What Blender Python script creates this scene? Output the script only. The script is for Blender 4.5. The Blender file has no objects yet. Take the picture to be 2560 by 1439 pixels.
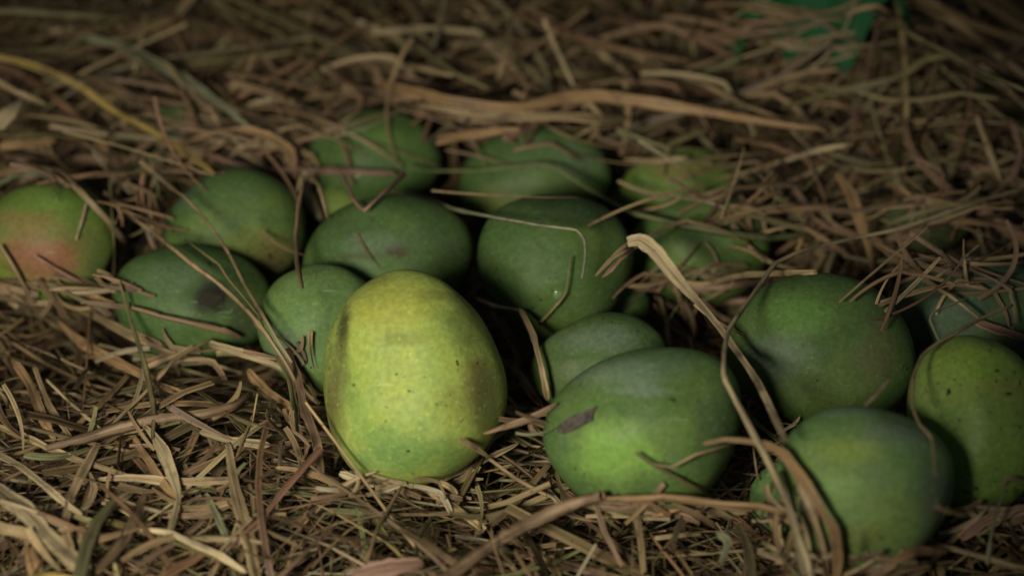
import bpy, bmesh, math, random
import numpy as np
from mathutils import Vector, Matrix
from mathutils.bvhtree import BVHTree
from mathutils import noise as mnoise

R = math.radians
random.seed(7)
rng = np.random.default_rng(11)
scene = bpy.context.scene
C = scene.collection

# ------------------------------------------------------------------ camera
PITCH = R(30); CAM_D = 1.10; LENS = 79.0; W0, H0 = 2560.0, 1439.0
FPX = LENS / 36.0 * W0
cam_pos = Vector((0, -CAM_D * math.cos(PITCH), CAM_D * math.sin(PITCH)))
cd = bpy.data.cameras.new("camera"); cam = bpy.data.objects.new("camera", cd); C.objects.link(cam)
cam.location = cam_pos; cam.rotation_euler = (R(90) - PITCH, 0, 0)
cd.lens = LENS; cd.sensor_width = 36.0; cd.clip_start = 0.01; cd.clip_end = 60
cd.dof.use_dof = True; cd.dof.focus_distance = 0.965; cd.dof.aperture_fstop = 4.0
scene.camera = cam
RIGHT = Vector((1, 0, 0)); UP = Vector((0, math.sin(PITCH), math.cos(PITCH)))
FWD = Vector((0, math.cos(PITCH), -math.sin(PITCH)))

# ------------------------------------------------------------------ dim air and the one lamp
world = bpy.data.worlds.new("World"); scene.world = world; world.use_nodes = True
bg = world.node_tree.nodes['Background']
bg.inputs[0].default_value = (0.75, 0.85, 1.0, 1); bg.inputs[1].default_value = 0.05
ld = bpy.data.lights.new("lamp", 'SPOT'); lamp = bpy.data.objects.new("lamp", ld); C.objects.link(lamp)
ld.energy = 25.0; ld.color = (1.0, 0.93, 0.82); ld.shadow_soft_size = 0.075
ld.spot_size = R(50); ld.spot_blend = 1.0
lamp.location = (-0.23, -0.80, 0.40)
aim = Vector((-0.065, -0.075, 0.0))
lamp.rotation_euler = (aim - lamp.location).to_track_quat('-Z', 'Y').to_euler()
scene.view_settings.view_transform = 'Standard'; scene.view_settings.look = 'None'
scene.view_settings.exposure = 0.0; scene.view_settings.gamma = 1.0
scene.render.engine = 'CYCLES'

# ------------------------------------------------------------------ helpers
def ray(px, py):
    return (FWD + RIGHT * ((px - W0 / 2) / FPX) + UP * ((H0 / 2 - py) / FPX)).normalized()
def at(px, py, z):
    d = ray(px, py); return cam_pos + d * ((z - cam_pos.z) / d.z)
def tag(o, label=None, cat=None, group=None, kind=None):
    if label: o['label'] = label
    if cat: o['category'] = cat
    if group: o['group'] = group
    if kind: o['kind'] = kind
    return o
def link(name, me, mat, parent=None):
    o = bpy.data.objects.new(name, me); C.objects.link(o)
    if mat: me.materials.append(mat)
    if parent: o.parent = parent
    return o

BUMPS = []
for (px, py, h, r) in [(120, 980, .002, .06), (2230, 480, .024, .06), (300, 230, .026, .11), (640, 980, .004, .04),
                       (1250, 120, .022, .16), (2350, 300, .02, .12), (2480, 640, .018, .05), (1640, 250, .02, .12), (900, 70, .04, .10), (1700, 60, .035, .12), (200, 120, .03, .10), (2300, 120, .02, .10)]:
    p = at(px, py, 0); BUMPS.append((p.x, p.y, h, r))
DIP = [(at(1150, 600, 0), -.022, .10), (at(1800, 720, 0), -.022, .10), (at(480, 780, 0), -.030, .055), (at(100, 690, 0), -.012, .04)]
for p, h, r in DIP: BUMPS.append((p.x, p.y, h, r))
def bed(x, y):
    z = 0.006 * np.sin(x * 21 + 1.3) * np.cos(y * 17 - .4) + 0.004 * np.sin(x * 47 + y * 39)
    for (bx, by, h, r) in BUMPS:
        z = z + h * np.exp(-((x - bx) ** 2 + (y - by) ** 2) / (2 * r * r))
    return z

# ------------------------------------------------------------------ materials
class NT:
    def __init__(s, name):
        s.m = bpy.data.materials.new(name); s.m.use_nodes = True; s.t = s.m.node_tree
        s.b = s.t.nodes['Principled BSDF']
    def n(s, typ, **kw):
        nd = s.t.nodes.new(typ)
        for k, v in kw.items():
            if k in nd.inputs.keys() if isinstance(k, str) else False: nd.inputs[k].default_value = v
            else: setattr(nd, k, v)
        return nd
    def l(s, a, b): s.t.links.new(a, b)
    def noise(s, vec, scale, detail=3, rough=.55, dist=0.0):
        nd = s.t.nodes.new('ShaderNodeTexNoise')
        nd.inputs['Scale'].default_value = scale; nd.inputs['Detail'].default_value = detail
        nd.inputs['Roughness'].default_value = rough; nd.inputs['Distortion'].default_value = dist
        s.l(vec, nd.inputs['Vector']); return nd
    def ramp(s, fac, a, b, va=0.0, vb=1.0):
        nd = s.t.nodes.new('ShaderNodeMapRange'); nd.interpolation_type = 'SMOOTHSTEP'
        nd.inputs[1].default_value = a; nd.inputs[2].default_value = b
        nd.inputs[3].default_value = va; nd.inputs[4].default_value = vb
        s.l(fac, nd.inputs[0]); return nd.outputs[0]
    def mix(s, fac, a, b, mode='MIX'):
        nd = s.t.nodes.new('ShaderNodeMix'); nd.data_type = 'RGBA'; nd.blend_type = mode
        for v, i in ((fac, 0), (a, 6), (b, 7)):
            if isinstance(v, (int, float)): nd.inputs[i].default_value = v
            elif isinstance(v, tuple): nd.inputs[i].default_value = (*v, 1)
            else: s.l(v, nd.inputs[i])
        return nd.outputs[2]
    def math(s, op, a, b=None):
        nd = s.t.nodes.new('ShaderNodeMath'); nd.operation = op
        for v, i in ((a, 0), (b, 1)):
            if v is None: continue
            if isinstance(v, (int, float)): nd.inputs[i].default_value = v
            else: s.l(v, nd.inputs[i])
        return nd.outputs[0]

def straw_material():
    k = NT("dry_straw")
    col = k.n('ShaderNodeAttribute', attribute_name='tint')
    uv = k.n('ShaderNodeUVMap', uv_map='fibre')
    mp = k.n('ShaderNodeMapping'); mp.inputs['Scale'].default_value = (1500, 26, 1); k.l(uv.outputs[0], mp.inputs[0])
    st = k.noise(mp.outputs[0], 1.0, 3, .6)
    mp2 = k.n('ShaderNodeMapping'); mp2.inputs['Scale'].default_value = (120, 60, 1); k.l(uv.outputs[0], mp2.inputs[0])
    bl = k.noise(mp2.outputs[0], 1.0, 4, .6)
    fib = k.ramp(st.outputs[0], .32, .70, .48, 1.38)
    c = k.n('ShaderNodeVectorMath', operation='SCALE'); k.l(col.outputs[0], c.inputs[0]); k.l(fib, c.inputs['Scale'])
    c2 = k.mix(k.ramp(bl.outputs[0], .52, .72, 0, .65), c.outputs[0], (.075, .042, .028))
    tc = k.n('ShaderNodeTexCoord')
    sp = k.noise(tc.outputs['Object'], 520, 2, .5)
    c3 = k.mix(k.ramp(sp.outputs[0], .66, .74, 0, .7), c2, (.03, .018, .012))
    k.l(c3, k.b.inputs['Base Color'])
    k.b.inputs['Roughness'].default_value = .55
    k.b.inputs['Specular IOR Level'].default_value = .35
    bp = k.n('ShaderNodeBump'); bp.inputs['Strength'].default_value = .5; bp.inputs['Distance'].default_value = .0006
    k.l(st.outputs[0], bp.inputs['Height']); k.l(bp.outputs[0], k.b.inputs['Normal'])
    return k.m
STRAW = straw_material()

def soil_material():
    k = NT("dark_litter")
    tc = k.n('ShaderNodeTexCoord')
    a = k.noise(tc.outputs['Object'], 60, 6, .7)
    k.l(k.mix(k.ramp(a.outputs[0], .3, .7), (.018, .012, .009), (.075, .05, .032)), k.b.inputs['Base Color'])
    k.b.inputs['Roughness'].default_value = .95
    bp = k.n('ShaderNodeBump'); bp.inputs['Distance'].default_value = .004; k.l(a.outputs[0], bp.inputs['Height'])
    k.l(bp.outputs[0], k.b.inputs['Normal']); return k.m

def mango_material(name, base, warm, bloom, warm_amt, seed, marks, rough=.5, up=(0, 0, 1)):
    """skin in the mango's own object space (metres); marks = (centre, radii, colour, strength)"""
    k = NT(name)
    tc = k.n('ShaderNodeTexCoord')
    mp = k.n('ShaderNodeMapping'); mp.inputs['Location'].default_value = (seed * 1.37, seed * .71, seed * 2.1)
    k.l(tc.outputs['Object'], mp.inputs[0]); v = mp.outputs[0]
    big = k.noise(v, 16, 5, .62, .6); mid = k.noise(v, 48, 7, .70, .5); fine = k.noise(v, 420, 3, .6)
    lent = k.n('ShaderNodeTexVoronoi'); lent.inputs['Scale'].default_value = 240; k.l(v, lent.inputs['Vector'])
    c = k.mix(k.ramp(big.outputs[0], .42 - warm_amt * .4, .72 - warm_amt * .4), base, warm)
    c = k.mix(k.ramp(mid.outputs[0], .40, .70, 0, .5), c, bloom)
    dark = tuple(x * .48 for x in base)
    md2 = k.noise(v, 30, 6, .65, 1.2)
    c = k.mix(k.ramp(md2.outputs[0], .52, .74, 0, .5), c, dark)
    dn = k.noise(v, 70, 3, .6)
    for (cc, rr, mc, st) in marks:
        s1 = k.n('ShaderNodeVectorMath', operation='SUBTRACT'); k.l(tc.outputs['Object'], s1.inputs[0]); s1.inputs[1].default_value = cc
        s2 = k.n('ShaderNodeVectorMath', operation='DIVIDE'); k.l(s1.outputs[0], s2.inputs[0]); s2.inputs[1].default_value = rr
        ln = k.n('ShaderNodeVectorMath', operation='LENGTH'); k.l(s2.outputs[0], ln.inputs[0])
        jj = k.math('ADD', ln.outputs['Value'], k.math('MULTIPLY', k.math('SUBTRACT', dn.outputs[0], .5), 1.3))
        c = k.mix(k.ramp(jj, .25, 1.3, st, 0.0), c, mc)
    # lenticels, dusty specks and grime
    c = k.mix(k.ramp(lent.outputs['Distance'], .08, .22, .30, 0.0), c, tuple(min(1, x * 1.9 + .05) for x in base))
    spk = k.noise(v, 330, 2, .5); reg = k.noise(v, 26, 3, .6)
    c = k.mix(k.math('MULTIPLY', k.ramp(spk.outputs[0], .655, .70), k.ramp(reg.outputs[0], .48, .62)), c, (.030, .028, .014))
    scr = k.n('ShaderNodeMapping'); scr.inputs['Rotation'].default_value = (0, 0, seed * .9); scr.inputs['Scale'].default_value = (60, 520, 60); k.l(v, scr.inputs[0])
    sn = k.noise(scr.outputs[0], 1.0, 2, .5, .3)
    c = k.mix(k.ramp(sn.outputs[0], .69, .76, 0, .45), c, tuple(min(1, x * 1.5 + .06) for x in bloom))
    gr = k.noise(v, 130, 5, .75, .5)
    c = k.mix(k.ramp(gr.outputs[0], .63, .74, 0, .6), c, (.05, .045, .02))
    hs = k.ramp(fine.outputs[0], .3, .7, .86, 1.14)
    sc = k.n('ShaderNodeVectorMath', operation='SCALE'); k.l(c, sc.inputs[0]); k.l(hs, sc.inputs['Scale'])
    hue = k.n('ShaderNodeHueSaturation'); hue.inputs['Saturation'].default_value = .93; hue.inputs['Value'].default_value = .86 if name.endswith('_00') else .93 if name[-2:] in ('11', '13', '14') else .80
    k.l(sc.outputs[0], hue.inputs['Color']); k.l(hue.outputs[0], k.b.inputs['Base Color'])
    k.l(k.ramp(mid.outputs[0], .35, .7, rough - .02, rough + .18), k.b.inputs['Roughness'])
    k.b.inputs['Specular IOR Level'].default_value = .24
    k.b.inputs['Subsurface Weight'].default_value = .0
    bp = k.n('ShaderNodeBump'); bp.inputs['Strength'].default_value = .35; bp.inputs['Distance'].default_value = .0012
    hh = k.math('ADD', k.math('MULTIPLY', mid.outputs[0], .8), k.math('MULTIPLY', fine.outputs[0], .16))
    k.l(hh, bp.inputs['Height']); k.l(bp.outputs[0], k.b.inputs['Normal'])
    return k.m

def simple(name, col, rough=.5, spec=.5, trans=0.0):
    k = NT(name); k.b.inputs['Base Color'].default_value = (*col, 1); k.b.inputs['Roughness'].default_value = rough
    k.b.inputs['Specular IOR Level'].default_value = spec; k.b.inputs['Transmission Weight'].default_value = trans
    return k.m

# ------------------------------------------------------------------ ground
def ground():
    n = 90; xs = np.linspace(-3, 3, n); ys = np.linspace(-2, 6, n)
    xs = np.sign(xs) * np.abs(xs) ** 1.6 / 3 ** .6
    V = [(x, y, float(bed(x, y)) - .035 + .004 * mnoise.noise((x * 30, y * 30, 0))) for y in ys for x in xs]
    F = [(j * n + i, j * n + i + 1, (j + 1) * n + i + 1, (j + 1) * n + i) for j in range(n - 1) for i in range(n - 1)]
    me = bpy.data.meshes.new("ground"); me.from_pydata(V, [], F); me.polygons.foreach_set('use_smooth', [True] * len(F))
    tag(link("ground", me, soil_material()), kind='structure')
ground()

# ------------------------------------------------------------------ mangoes
G = dict(dark=((.060, .120, .028), (.10, .16, .030), (.085, .14, .055)),
         mid=((.082, .165, .032), (.14, .225, .034), (.115, .185, .068)),
         pale=((.13, .26, .060), (.20, .30, .050), (.165, .265, .10)),
         blue=((.072, .135, .052), (.11, .19, .042), (.12, .18, .105)),
         lime=((.15, .27, .030), (.25, .34, .035), (.17, .26, .07)),
         hero=((.26, .42, .060), (.44, .53, .065), (.34, .48, .13)),
         olive=((.075, .10, .03), (.13, .15, .04), (.09, .11, .05)))
MANGO = []   # centre, rotation matrix (cols), semi axes
# cx, cy, rx, ry, tilt(deg), taper, zc, palette, warm amount, marks(px,py,rpx,rpy,colour,strength), label
BR = (.075, .045, .022); YEL = (.46, .44, .04); RED = (.38, .12, .06); OLV = (.20, .23, .04); DK = (.02, .02, .014); GRY = (.19, .26, .17)
ML = [
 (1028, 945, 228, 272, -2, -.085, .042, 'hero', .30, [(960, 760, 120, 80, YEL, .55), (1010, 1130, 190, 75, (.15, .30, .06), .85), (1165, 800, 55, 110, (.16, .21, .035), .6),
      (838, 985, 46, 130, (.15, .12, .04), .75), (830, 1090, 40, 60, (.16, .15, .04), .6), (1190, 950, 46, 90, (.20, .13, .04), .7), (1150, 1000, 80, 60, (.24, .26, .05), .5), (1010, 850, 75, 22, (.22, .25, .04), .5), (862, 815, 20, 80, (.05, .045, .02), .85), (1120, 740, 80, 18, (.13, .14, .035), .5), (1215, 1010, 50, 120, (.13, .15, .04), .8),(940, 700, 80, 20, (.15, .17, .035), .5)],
   "largest yellow-green mango standing upright in the straw, brown smears down its left edge"),
 (805, 815, 158, 160, 20, -.05, .034, 'pale', .1, [(720, 880, 70, 60, GRY, .5)],
   "pale apple-green mango tucked close behind the left shoulder of the big yellow-green one"),
 (972, 655, 216, 168, -4, 0, .036, 'mid', .05, [(995, 628, 40, 17, BR, .95), (900, 640, 60, 12, (.08, .08, .03), .7), (1080, 600, 90, 80, (.06, .11, .04), .6), (920, 610, 90, 30, GRY, .4)],
   "green mango with a small brown scar, directly above the big yellow-green one"),
 (938, 398, 165, 126, 0, -.05, .034, 'mid', .1, [(960, 350, 50, 40, (.14, .27, .03), .6)],
   "round green mango at the back left, crossed at its foot by a thick brownish stem"),
 (838, 512, 72, 50, 0, 0, .018, 'lime', .2, [], "yellowish mango mostly hidden between the scarred mango and the round back left one"),
 (1335, 446, 192, 132, -8, 0, .034, 'mid', .0, [(1240, 500, 70, 50, OLV, .6), (1440, 400, 90, 60, GRY, .3)],
   "bluish green mango at the back centre, just below the wide tan straw blade"),
 (1388, 662, 194, 184, 8, .02, .040, 'mid', .08, [(1420, 520, 170, 60, (.04, .08, .025), .85), (1510, 700, 60, 120, (.06, .12, .03), .6)],  # the dark mark on its top is shadow painted into the skin
   "dark green mango in the centre under the kinked stalk, with a glint bead"),
 (1520, 770, 105, 80, 0, 0, .006, 'mid', .0, [], "sunken dark green mango in the gap right of the one with the glint bead"),
 (1695, 478, 148, 106, -8, 0, .030, 'lime', -.05, [(1700, 420, 90, 34, (.22, .17, .04), .75), (1600, 470, 50, 50, (.12, .2, .04), .6)],
   "small olive mango with a brownish yellow top, back row right of centre"),
 (1750, 620, 178, 140, -8, 0, .026, 'mid', .15, [(1700, 660, 80, 50, (.18, .29, .05), .6)],
   "green mango crossed by green stems, just above the tip of the folded tan leaf"),
 (1500, 912, 172, 128, -14, 0, .024, 'mid', -.1, [(1480, 850, 150, 40, GRY, .6), (1400, 930, 60, 80, (.11, .16, .05), .6)],
   "dull bluish mango peeking over the broad front one with the leaf scrap"),
 (1612, 1076, 254, 208, -18, .08, .040, 'mid', .1, [(1540, 1130, 130, 80, (.20, .38, .045), .9), (1560, 930, 180, 50, GRY, .6), (1790, 1080, 80, 150, (.07, .12, .04), .7), (1600, 980, 120, 16, GRY, .5)],  # lit lower left and shaded right side painted in; greys are bloom
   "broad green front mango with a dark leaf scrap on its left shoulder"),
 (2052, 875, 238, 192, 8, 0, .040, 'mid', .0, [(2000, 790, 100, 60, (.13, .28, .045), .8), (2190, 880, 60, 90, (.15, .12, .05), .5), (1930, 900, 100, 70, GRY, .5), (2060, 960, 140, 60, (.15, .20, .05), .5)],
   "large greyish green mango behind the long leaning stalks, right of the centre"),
 (2160, 1214, 218, 204, 10, .02, .038, 'pale', .0, [(2130, 1130, 90, 40, (.24, .35, .045), .85), (2250, 1080, 110, 60, GRY, .6), (2330, 1250, 70, 120, (.10, .13, .08), .8), (2130, 1340, 90, 40, (.19, .22, .04), .8), (2090, 1230, 90, 70, (.20, .36, .07), .7), (2110, 1030, 120, 18, GRY, .6), (2160, 1360, 14, 40, (.06, .08, .02), .8)],  # dark right-hand mark is shade put into the colour; yellow-green patches are skin
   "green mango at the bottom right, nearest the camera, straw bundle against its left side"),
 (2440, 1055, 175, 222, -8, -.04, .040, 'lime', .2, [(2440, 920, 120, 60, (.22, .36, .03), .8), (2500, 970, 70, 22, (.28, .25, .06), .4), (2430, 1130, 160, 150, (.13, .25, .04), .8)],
   "bright lime green mango cut off by the right edge of the picture"),
 (2425, 785, 205, 138, -6, 0, .034, 'blue', -.15, [], "bluish green mango half buried at the right, above the bright lime one"),
 (2318, 555, 108, 76, 0, 0, .040, 'olive', .1, [], "small patch of dark olive mango showing through straw at the far right"),
 (115, 605, 175, 152, -15, 0, .040, 'lime', .1, [(90, 500, 100, 40, (.22, .40, .05), .6), (105, 640, 130, 70, RED, .85), (80, 560, 130, 40, (.36, .22, .07), .6), (230, 620, 50, 80, (.18, .20, .05), .6)],
   "red blushed green mango at the left edge of the picture"),
 (590, 575, 176, 150, -12, 0, .036, 'mid', .05, [(680, 640, 60, 60, (.16, .10, .04), .75), (640, 610, 90, 40, OLV, .7), (470, 480, 60, 60, GRY, .3)],
   "green mango with a brownish lower right side, upper left of the cluster"),
 (482, 760, 200, 152, 6, 0, .026, 'mid', -.1, [(530, 745, 46, 42, DK, .95), (528, 748, 62, 54, DK, .9), (600, 780, 50, 90, (.06, .07, .03), .7), (430, 690, 90, 50, GRY, .3)],
   "green mango turned to show its black stem end, left of the big yellow-green one"),
 (462, 322, 104, 74, 0, 0, .044, 'dark', .1, [], "dark mango glimpsed through straw at the upper left, behind the yellow stalk"),
 (2180, 165, 125, 66, 0, 0, .046, 'olive', .3, [], "blurred olive mango at the top right, below the emerald plastic sheet"),
 (1970, 172, 95, 48, 0, 0, .042, 'olive', .1, [], "very dark olive mango at the top, just left of the other blurred one"),
 (1935, 1250, 60, 85, 0, 0, .020, 'pale', -.1, [], "mango sliver showing left of the straw bundle at the bottom right"),
 (2300, 700, 1, 1, 0, 0, 0, None, 0, [], ""),
]
BOW = {0: (-.12, .0), 1: (.05, .1), 2: (.0, .08), 5: (.06, -.1), 11: (-.04, .12), 12: (.03, -.03), 13: (.06, .1), 14: (-.1, .0), 17: (0, .12), 18: (.08, -.1), 19: (-.05, .1)}
mango_bvhs = []
def build_mango(i, d):
    cx, cy, rx, ry, tilt, taper, zc, pal, warm, marks, label = d
    if pal is None: return
    if i not in (0, 11, 13, 14): zc -= .008
    if i in (4, 20, 21, 22):
        for _ in range(4):
            q_ = at(cx, cy, zc); zc = d[6] - .008 + max(0.0, float(bed(q_.x, q_.y)))
    ctr = at(cx, cy, zc); dist = (ctr - cam_pos).dot(FWD)
    m = dist / FPX
    vw = (cam_pos - ctr).normalized()
    xr = RIGHT.copy(); xr = (xr - vw * xr.dot(vw)).normalized(); yu = vw.cross(xr)
    a, b = rx * m, ry * m; c = min(a, b) * .92
    rot = Matrix((xr, yu, vw)).transposed()
    rt = R(-tilt)
    nu, nv = 72, 48
    V = []; F = []
    def surf(u, v, s=1.0):   # u azimuth, v polar 0..pi, local in image-plane axes
        y = math.cos(v); r = math.sin(v) * (1 + taper * y)
        x = r * math.cos(u); z = r * math.sin(u)
        q = Vector((x, y, z))
        n1 = mnoise.noise(q * 1.0 + Vector((i * 3.1, 1, 2))) * .11 + mnoise.noise(q * 2.3 + Vector((i, 4, 2))) * .035
        n1 *= (0.45 + .55 * abs(z)) if abs(z) < 1 else 1
        q *= (1 + n1) * s
        # tilt the egg's own long axis
        bw = BOW.get(i, (.04, .05))
        X = (q.x + bw[0] * (q.y * q.y - .3)) * a; Y = (q.y + bw[1] * (q.x * q.x - .3)) * b; Z = q.z * c
        return Vector((X, Y, Z))
    ca, sa = math.cos(rt), math.sin(rt)
    for j in range(nv + 1):
        for k in range(nu):
            p = surf(2 * math.pi * k / nu, math.pi * j / nv)
            V.append((p.x * ca - p.y * sa, p.x * sa + p.y * ca, p.z))
    for j in range(nv):
        for k in range(nu):
            k2 = (k + 1) % nu
            F.append((j * nu + k, (j + 1) * nu + k, (j + 1) * nu + k2, j * nu + k2))
    me = bpy.data.meshes.new("mango"); me.from_pydata(V, [], F)
    bm = bmesh.new(); bm.from_mesh(me); bmesh.ops.remove_doubles(bm, verts=bm.verts, dist=1e-6)
    bmesh.ops.recalc_face_normals(bm, faces=bm.faces)
    for f in bm.faces: f.smooth = True
    bm.to_mesh(me); bm.free()
    # marks to local coordinates on the skin
    loc = []
    for (px, py, mrx, mry, col, st) in marks:
        X = (px - cx) * m; Y = (cy - py) * m
        q = 1 - (X / a) ** 2 - (Y / b) ** 2
        Z = c * math.sqrt(max(q, .02))
        loc.append(((X, Y, Z), (mrx * m, mry * m, max(mrx, mry) * m * 1.3), col, st))
    B = G[pal]
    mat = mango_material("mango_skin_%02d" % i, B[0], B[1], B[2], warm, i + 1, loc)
    o = link("mango", me, mat)
    o.matrix_world = Matrix.Translation(ctr) @ rot.to_4x4()
    tag(o, label, "mango", "green mangoes lying in the straw")
    M = o.matrix_world
    wv = [M @ v.co for v in me.vertices]
    mango_bvhs.append(BVHTree.FromPolygons(wv, [tuple(p.vertices) for p in me.polygons]))
    ra, rb = (a, b)
    R2 = Matrix(((ca, sa, 0), (-sa, ca, 0), (0, 0, 1)))
    inv = (R2 @ rot.transposed())
    MANGO.append((np.array(ctr), np.array(inv), np.array((a, b, c)), label, m))
    return o
mangos = {}
for i, d in enumerate(ML): mangos[i] = build_mango(i, d)
# report deep overlaps
for i in range(len(MANGO)):
    for j in range(i):
        ci, ii, si, li, _ = MANGO[i]; cj, ij, sj, lj, _ = MANGO[j]
        dv = cj - ci; L = np.linalg.norm(dv); u = dv / L
        ri = 1 / np.linalg.norm((ii @ u) / si); rj = 1 / np.linalg.norm((ij @ u) / sj)
        if L < ri + rj - .004: print("OVERLAP %d %d  %.1f mm" % (i, j, (ri + rj - L) * 1000))

def inside_any(P, infl=1.0):
    """P (...,3) -> bool (...)"""
    res = np.zeros(P.shape[:-1], bool)
    for (c, inv, s, _, _) in MANGO:
        q = (P - c) @ inv.T / (s * infl)
        res |= (q ** 2).sum(-1) < 1
    return res

def t_ground(px, py, extra):
    d = ray(px, py); z = 0.0
    for _ in range(5):
        t = (z + extra - cam_pos.z) / d.z; p = cam_pos + d * t; z = float(bed(p.x, p.y))
    return t
def t_hit(px, py, extra=None, mango_only=False):
    if extra is None: extra = float(np.interp(py, [320, 450, 700], [.044, .028, .010]))
    d = ray(px, py); t = t_ground(px, py, extra)
    for bv in mango_bvhs:
        h = bv.ray_cast(cam_pos, d)
        if h[0] is not None: t = min(t, h[3])
    return t

# a stem scar, and glossy beads added in place of highlights
def disc_on(px, py, rpx, name, mat, parent, hgt, lumpy=.12, seed=0, ring=True):
    d = ray(px, py); p0 = None; best = None
    for bv in mango_bvhs:
        h = bv.ray_cast(cam_pos, d)
        if h[0] is not None and (best is None or h[3] < best[3]): best = h
    if best is None: return None
    m = best[3] / FPX; n = best[1]
    t1 = n.orthogonal().normalized(); t2 = n.cross(t1)
    V = []; F = []; K = 18; prof = [(0, 1.0), (.35, .95), (.62, .6), (.8, .75), (1, -.25)] if ring else [(0, 1), (.4, .9), (.75, .6), (1, -.2)]
    V.append(best[0] + n * hgt * (.3 if ring else 1)); 
    for (r, h) in prof[1:]:
        for k in range(K):
            a = 2 * math.pi * k / K; rr = r * rpx * m * (1 + lumpy * mnoise.noise((math.cos(a) * 2 + seed, math.sin(a) * 2, r)))
            V.append(best[0] + (t1 * math.cos(a) + t2 * math.sin(a)) * rr + n * hgt * h)
    for k in range(K): F.append((0, 1 + k, 1 + (k + 1) % K))
    for j in range(len(prof) - 2):
        for k in range(K):
            F.append((1 + j * K + k, 1 + (j + 1) * K + k, 1 + (j + 1) * K + (k + 1) % K, 1 + j * K + (k + 1) % K))
    me = bpy.data.meshes.new(name)
    Mi = parent.matrix_world.inverted()
    me.from_pydata([Mi @ v for v in V], [], F); me.polygons.foreach_set('use_smooth', [True] * len(F))
    return link(name, me, mat, parent)
GLINT = simple("glint_gloss", (.16, .24, .10), .12, .7)  # for raised glossy spots that imitate specular highlights on the skin
disc_on(527, 745, 24, "stem_scar", simple("stem_scar_bark", (.035, .032, .02), .9, .1), mangos[19], .0012, 1.1, 3)
disc_on(991, 935, 4, "glint_bead", GLINT, mangos[0], .0008, .05, 1, False)
disc_on(1395, 738, 13, "glint_bead", GLINT, mangos[6], .0008, .4, 2, False)
disc_on(2528, 822, 8, "glint_bead", GLINT, mangos[15], .0015, .2, 5, False)
disc_on(893, 440, 12, "glint_bead", GLINT, mangos[3], .0015, .3, 6, False)

# ------------------------------------------------------------------ straw geometry
VPROF = np.array([(-.5, 0), (-.1, -.10), (.12, .16), (.5, .02)])
def tube_prof(n=6):
    a = np.arange(n) / n * 2 * np.pi; return np.stack([np.cos(a) * .5, np.sin(a) * .5], 1)
TPROF = tube_prof(6)
PAL = np.array([(.37, .285, .155), (.30, .215, .12), (.25, .17, .095), (.42, .34, .20), (.32, .20, .12), (.21, .20, .09),
                (.27, .19, .13), (.46, .39, .23), (.17, .115, .07), (.25, .26, .13), (.33, .29, .19)])
PALW = np.array([.17, .18, .15, .10, .10, .07, .09, .03, .06, .03, .05]); PALW = PALW / PALW.sum(); PAL = PAL * np.array([.88, .83, .71])

def spines_to_mesh(name, S, side, nrm, wid, prof, closed, tint):
    """S (N,K,3) spines; side,nrm (N,K,3); wid (N,K); tint (N,3)"""
    N, K, _ = S.shape; P = len(prof)
    V = S[:, :, None, :] + (side[:, :, None, :] * prof[None, None, :, 0:1] + nrm[:, :, None, :] * prof[None, None, :, 1:2]) * wid[:, :, None, None]
    V = V.reshape(-1, 3)
    base = (np.arange(N) * K * P)[:, None, None]
    k = np.arange(K - 1)[None, :, None]; e = P if closed else P - 1
    p = np.arange(e)[None, None, :]; p2 = (p + 1) % P
    f = np.stack([base + k * P + p, base + (k + 1) * P + p, base + (k + 1) * P + p2, base + k * P + p2], -1).reshape(-1, 4)
    # uv: across (metres), along (metres)
    L = np.concatenate([np.zeros((N, 1)), np.cumsum(np.linalg.norm(np.diff(S, axis=1), axis=2), axis=1)], 1)
    off = rng.random((N, 1)) * 7
    ua = (np.arange(P) / P)[None, None, :] * wid.mean(1)[:, None, None] + off[:, :, None]
    U = np.broadcast_to(ua, (N, K, P)).reshape(-1); Vv = np.broadcast_to((L + off)[:, :, None], (N, K, P)).reshape(-1)
    me = bpy.data.meshes.new(name)
    me.vertices.add(len(V)); me.vertices.foreach_set('co', V.astype(np.float32).ravel())
    me.loops.add(f.size); me.loops.foreach_set('vertex_index', f.astype(np.int32).ravel())
    me.polygons.add(len(f)); me.polygons.foreach_set('loop_start', np.arange(0, f.size, 4, dtype=np.int32))
    me.polygons.foreach_set('loop_total', np.full(len(f), 4, dtype=np.int32))
    me.polygons.foreach_set('use_smooth', np.ones(len(f), bool))
    uvl = me.uv_layers.new(name='fibre')
    uv = np.stack([U[f.ravel()], Vv[f.ravel()]], 1).astype(np.float32); uvl.data.foreach_set('uv', uv.ravel())
    at_ = me.attributes.new('tint', 'FLOAT_COLOR', 'POINT')
    cc = np.ones((N, K, P, 4), np.float32); cc[..., :3] = tint[:, None, None, :] if tint.ndim == 2 else tint[:, :, None, :]
    at_.data.foreach_set('color', cc.ravel())
    me.update(); me.validate()
    return me

def frames(S, roll):
    T = np.gradient(S, axis=1); T /= np.linalg.norm(T, axis=2, keepdims=True) + 1e-12
    up = np.zeros_like(T); up[..., 2] = 1
    side = np.cross(T, up); side /= np.linalg.norm(side, axis=2, keepdims=True) + 1e-9
    n = np.cross(side, T)
    c, s = np.cos(roll)[..., None], np.sin(roll)[..., None]
    return side * c + n * s, n * c - side * s

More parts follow.
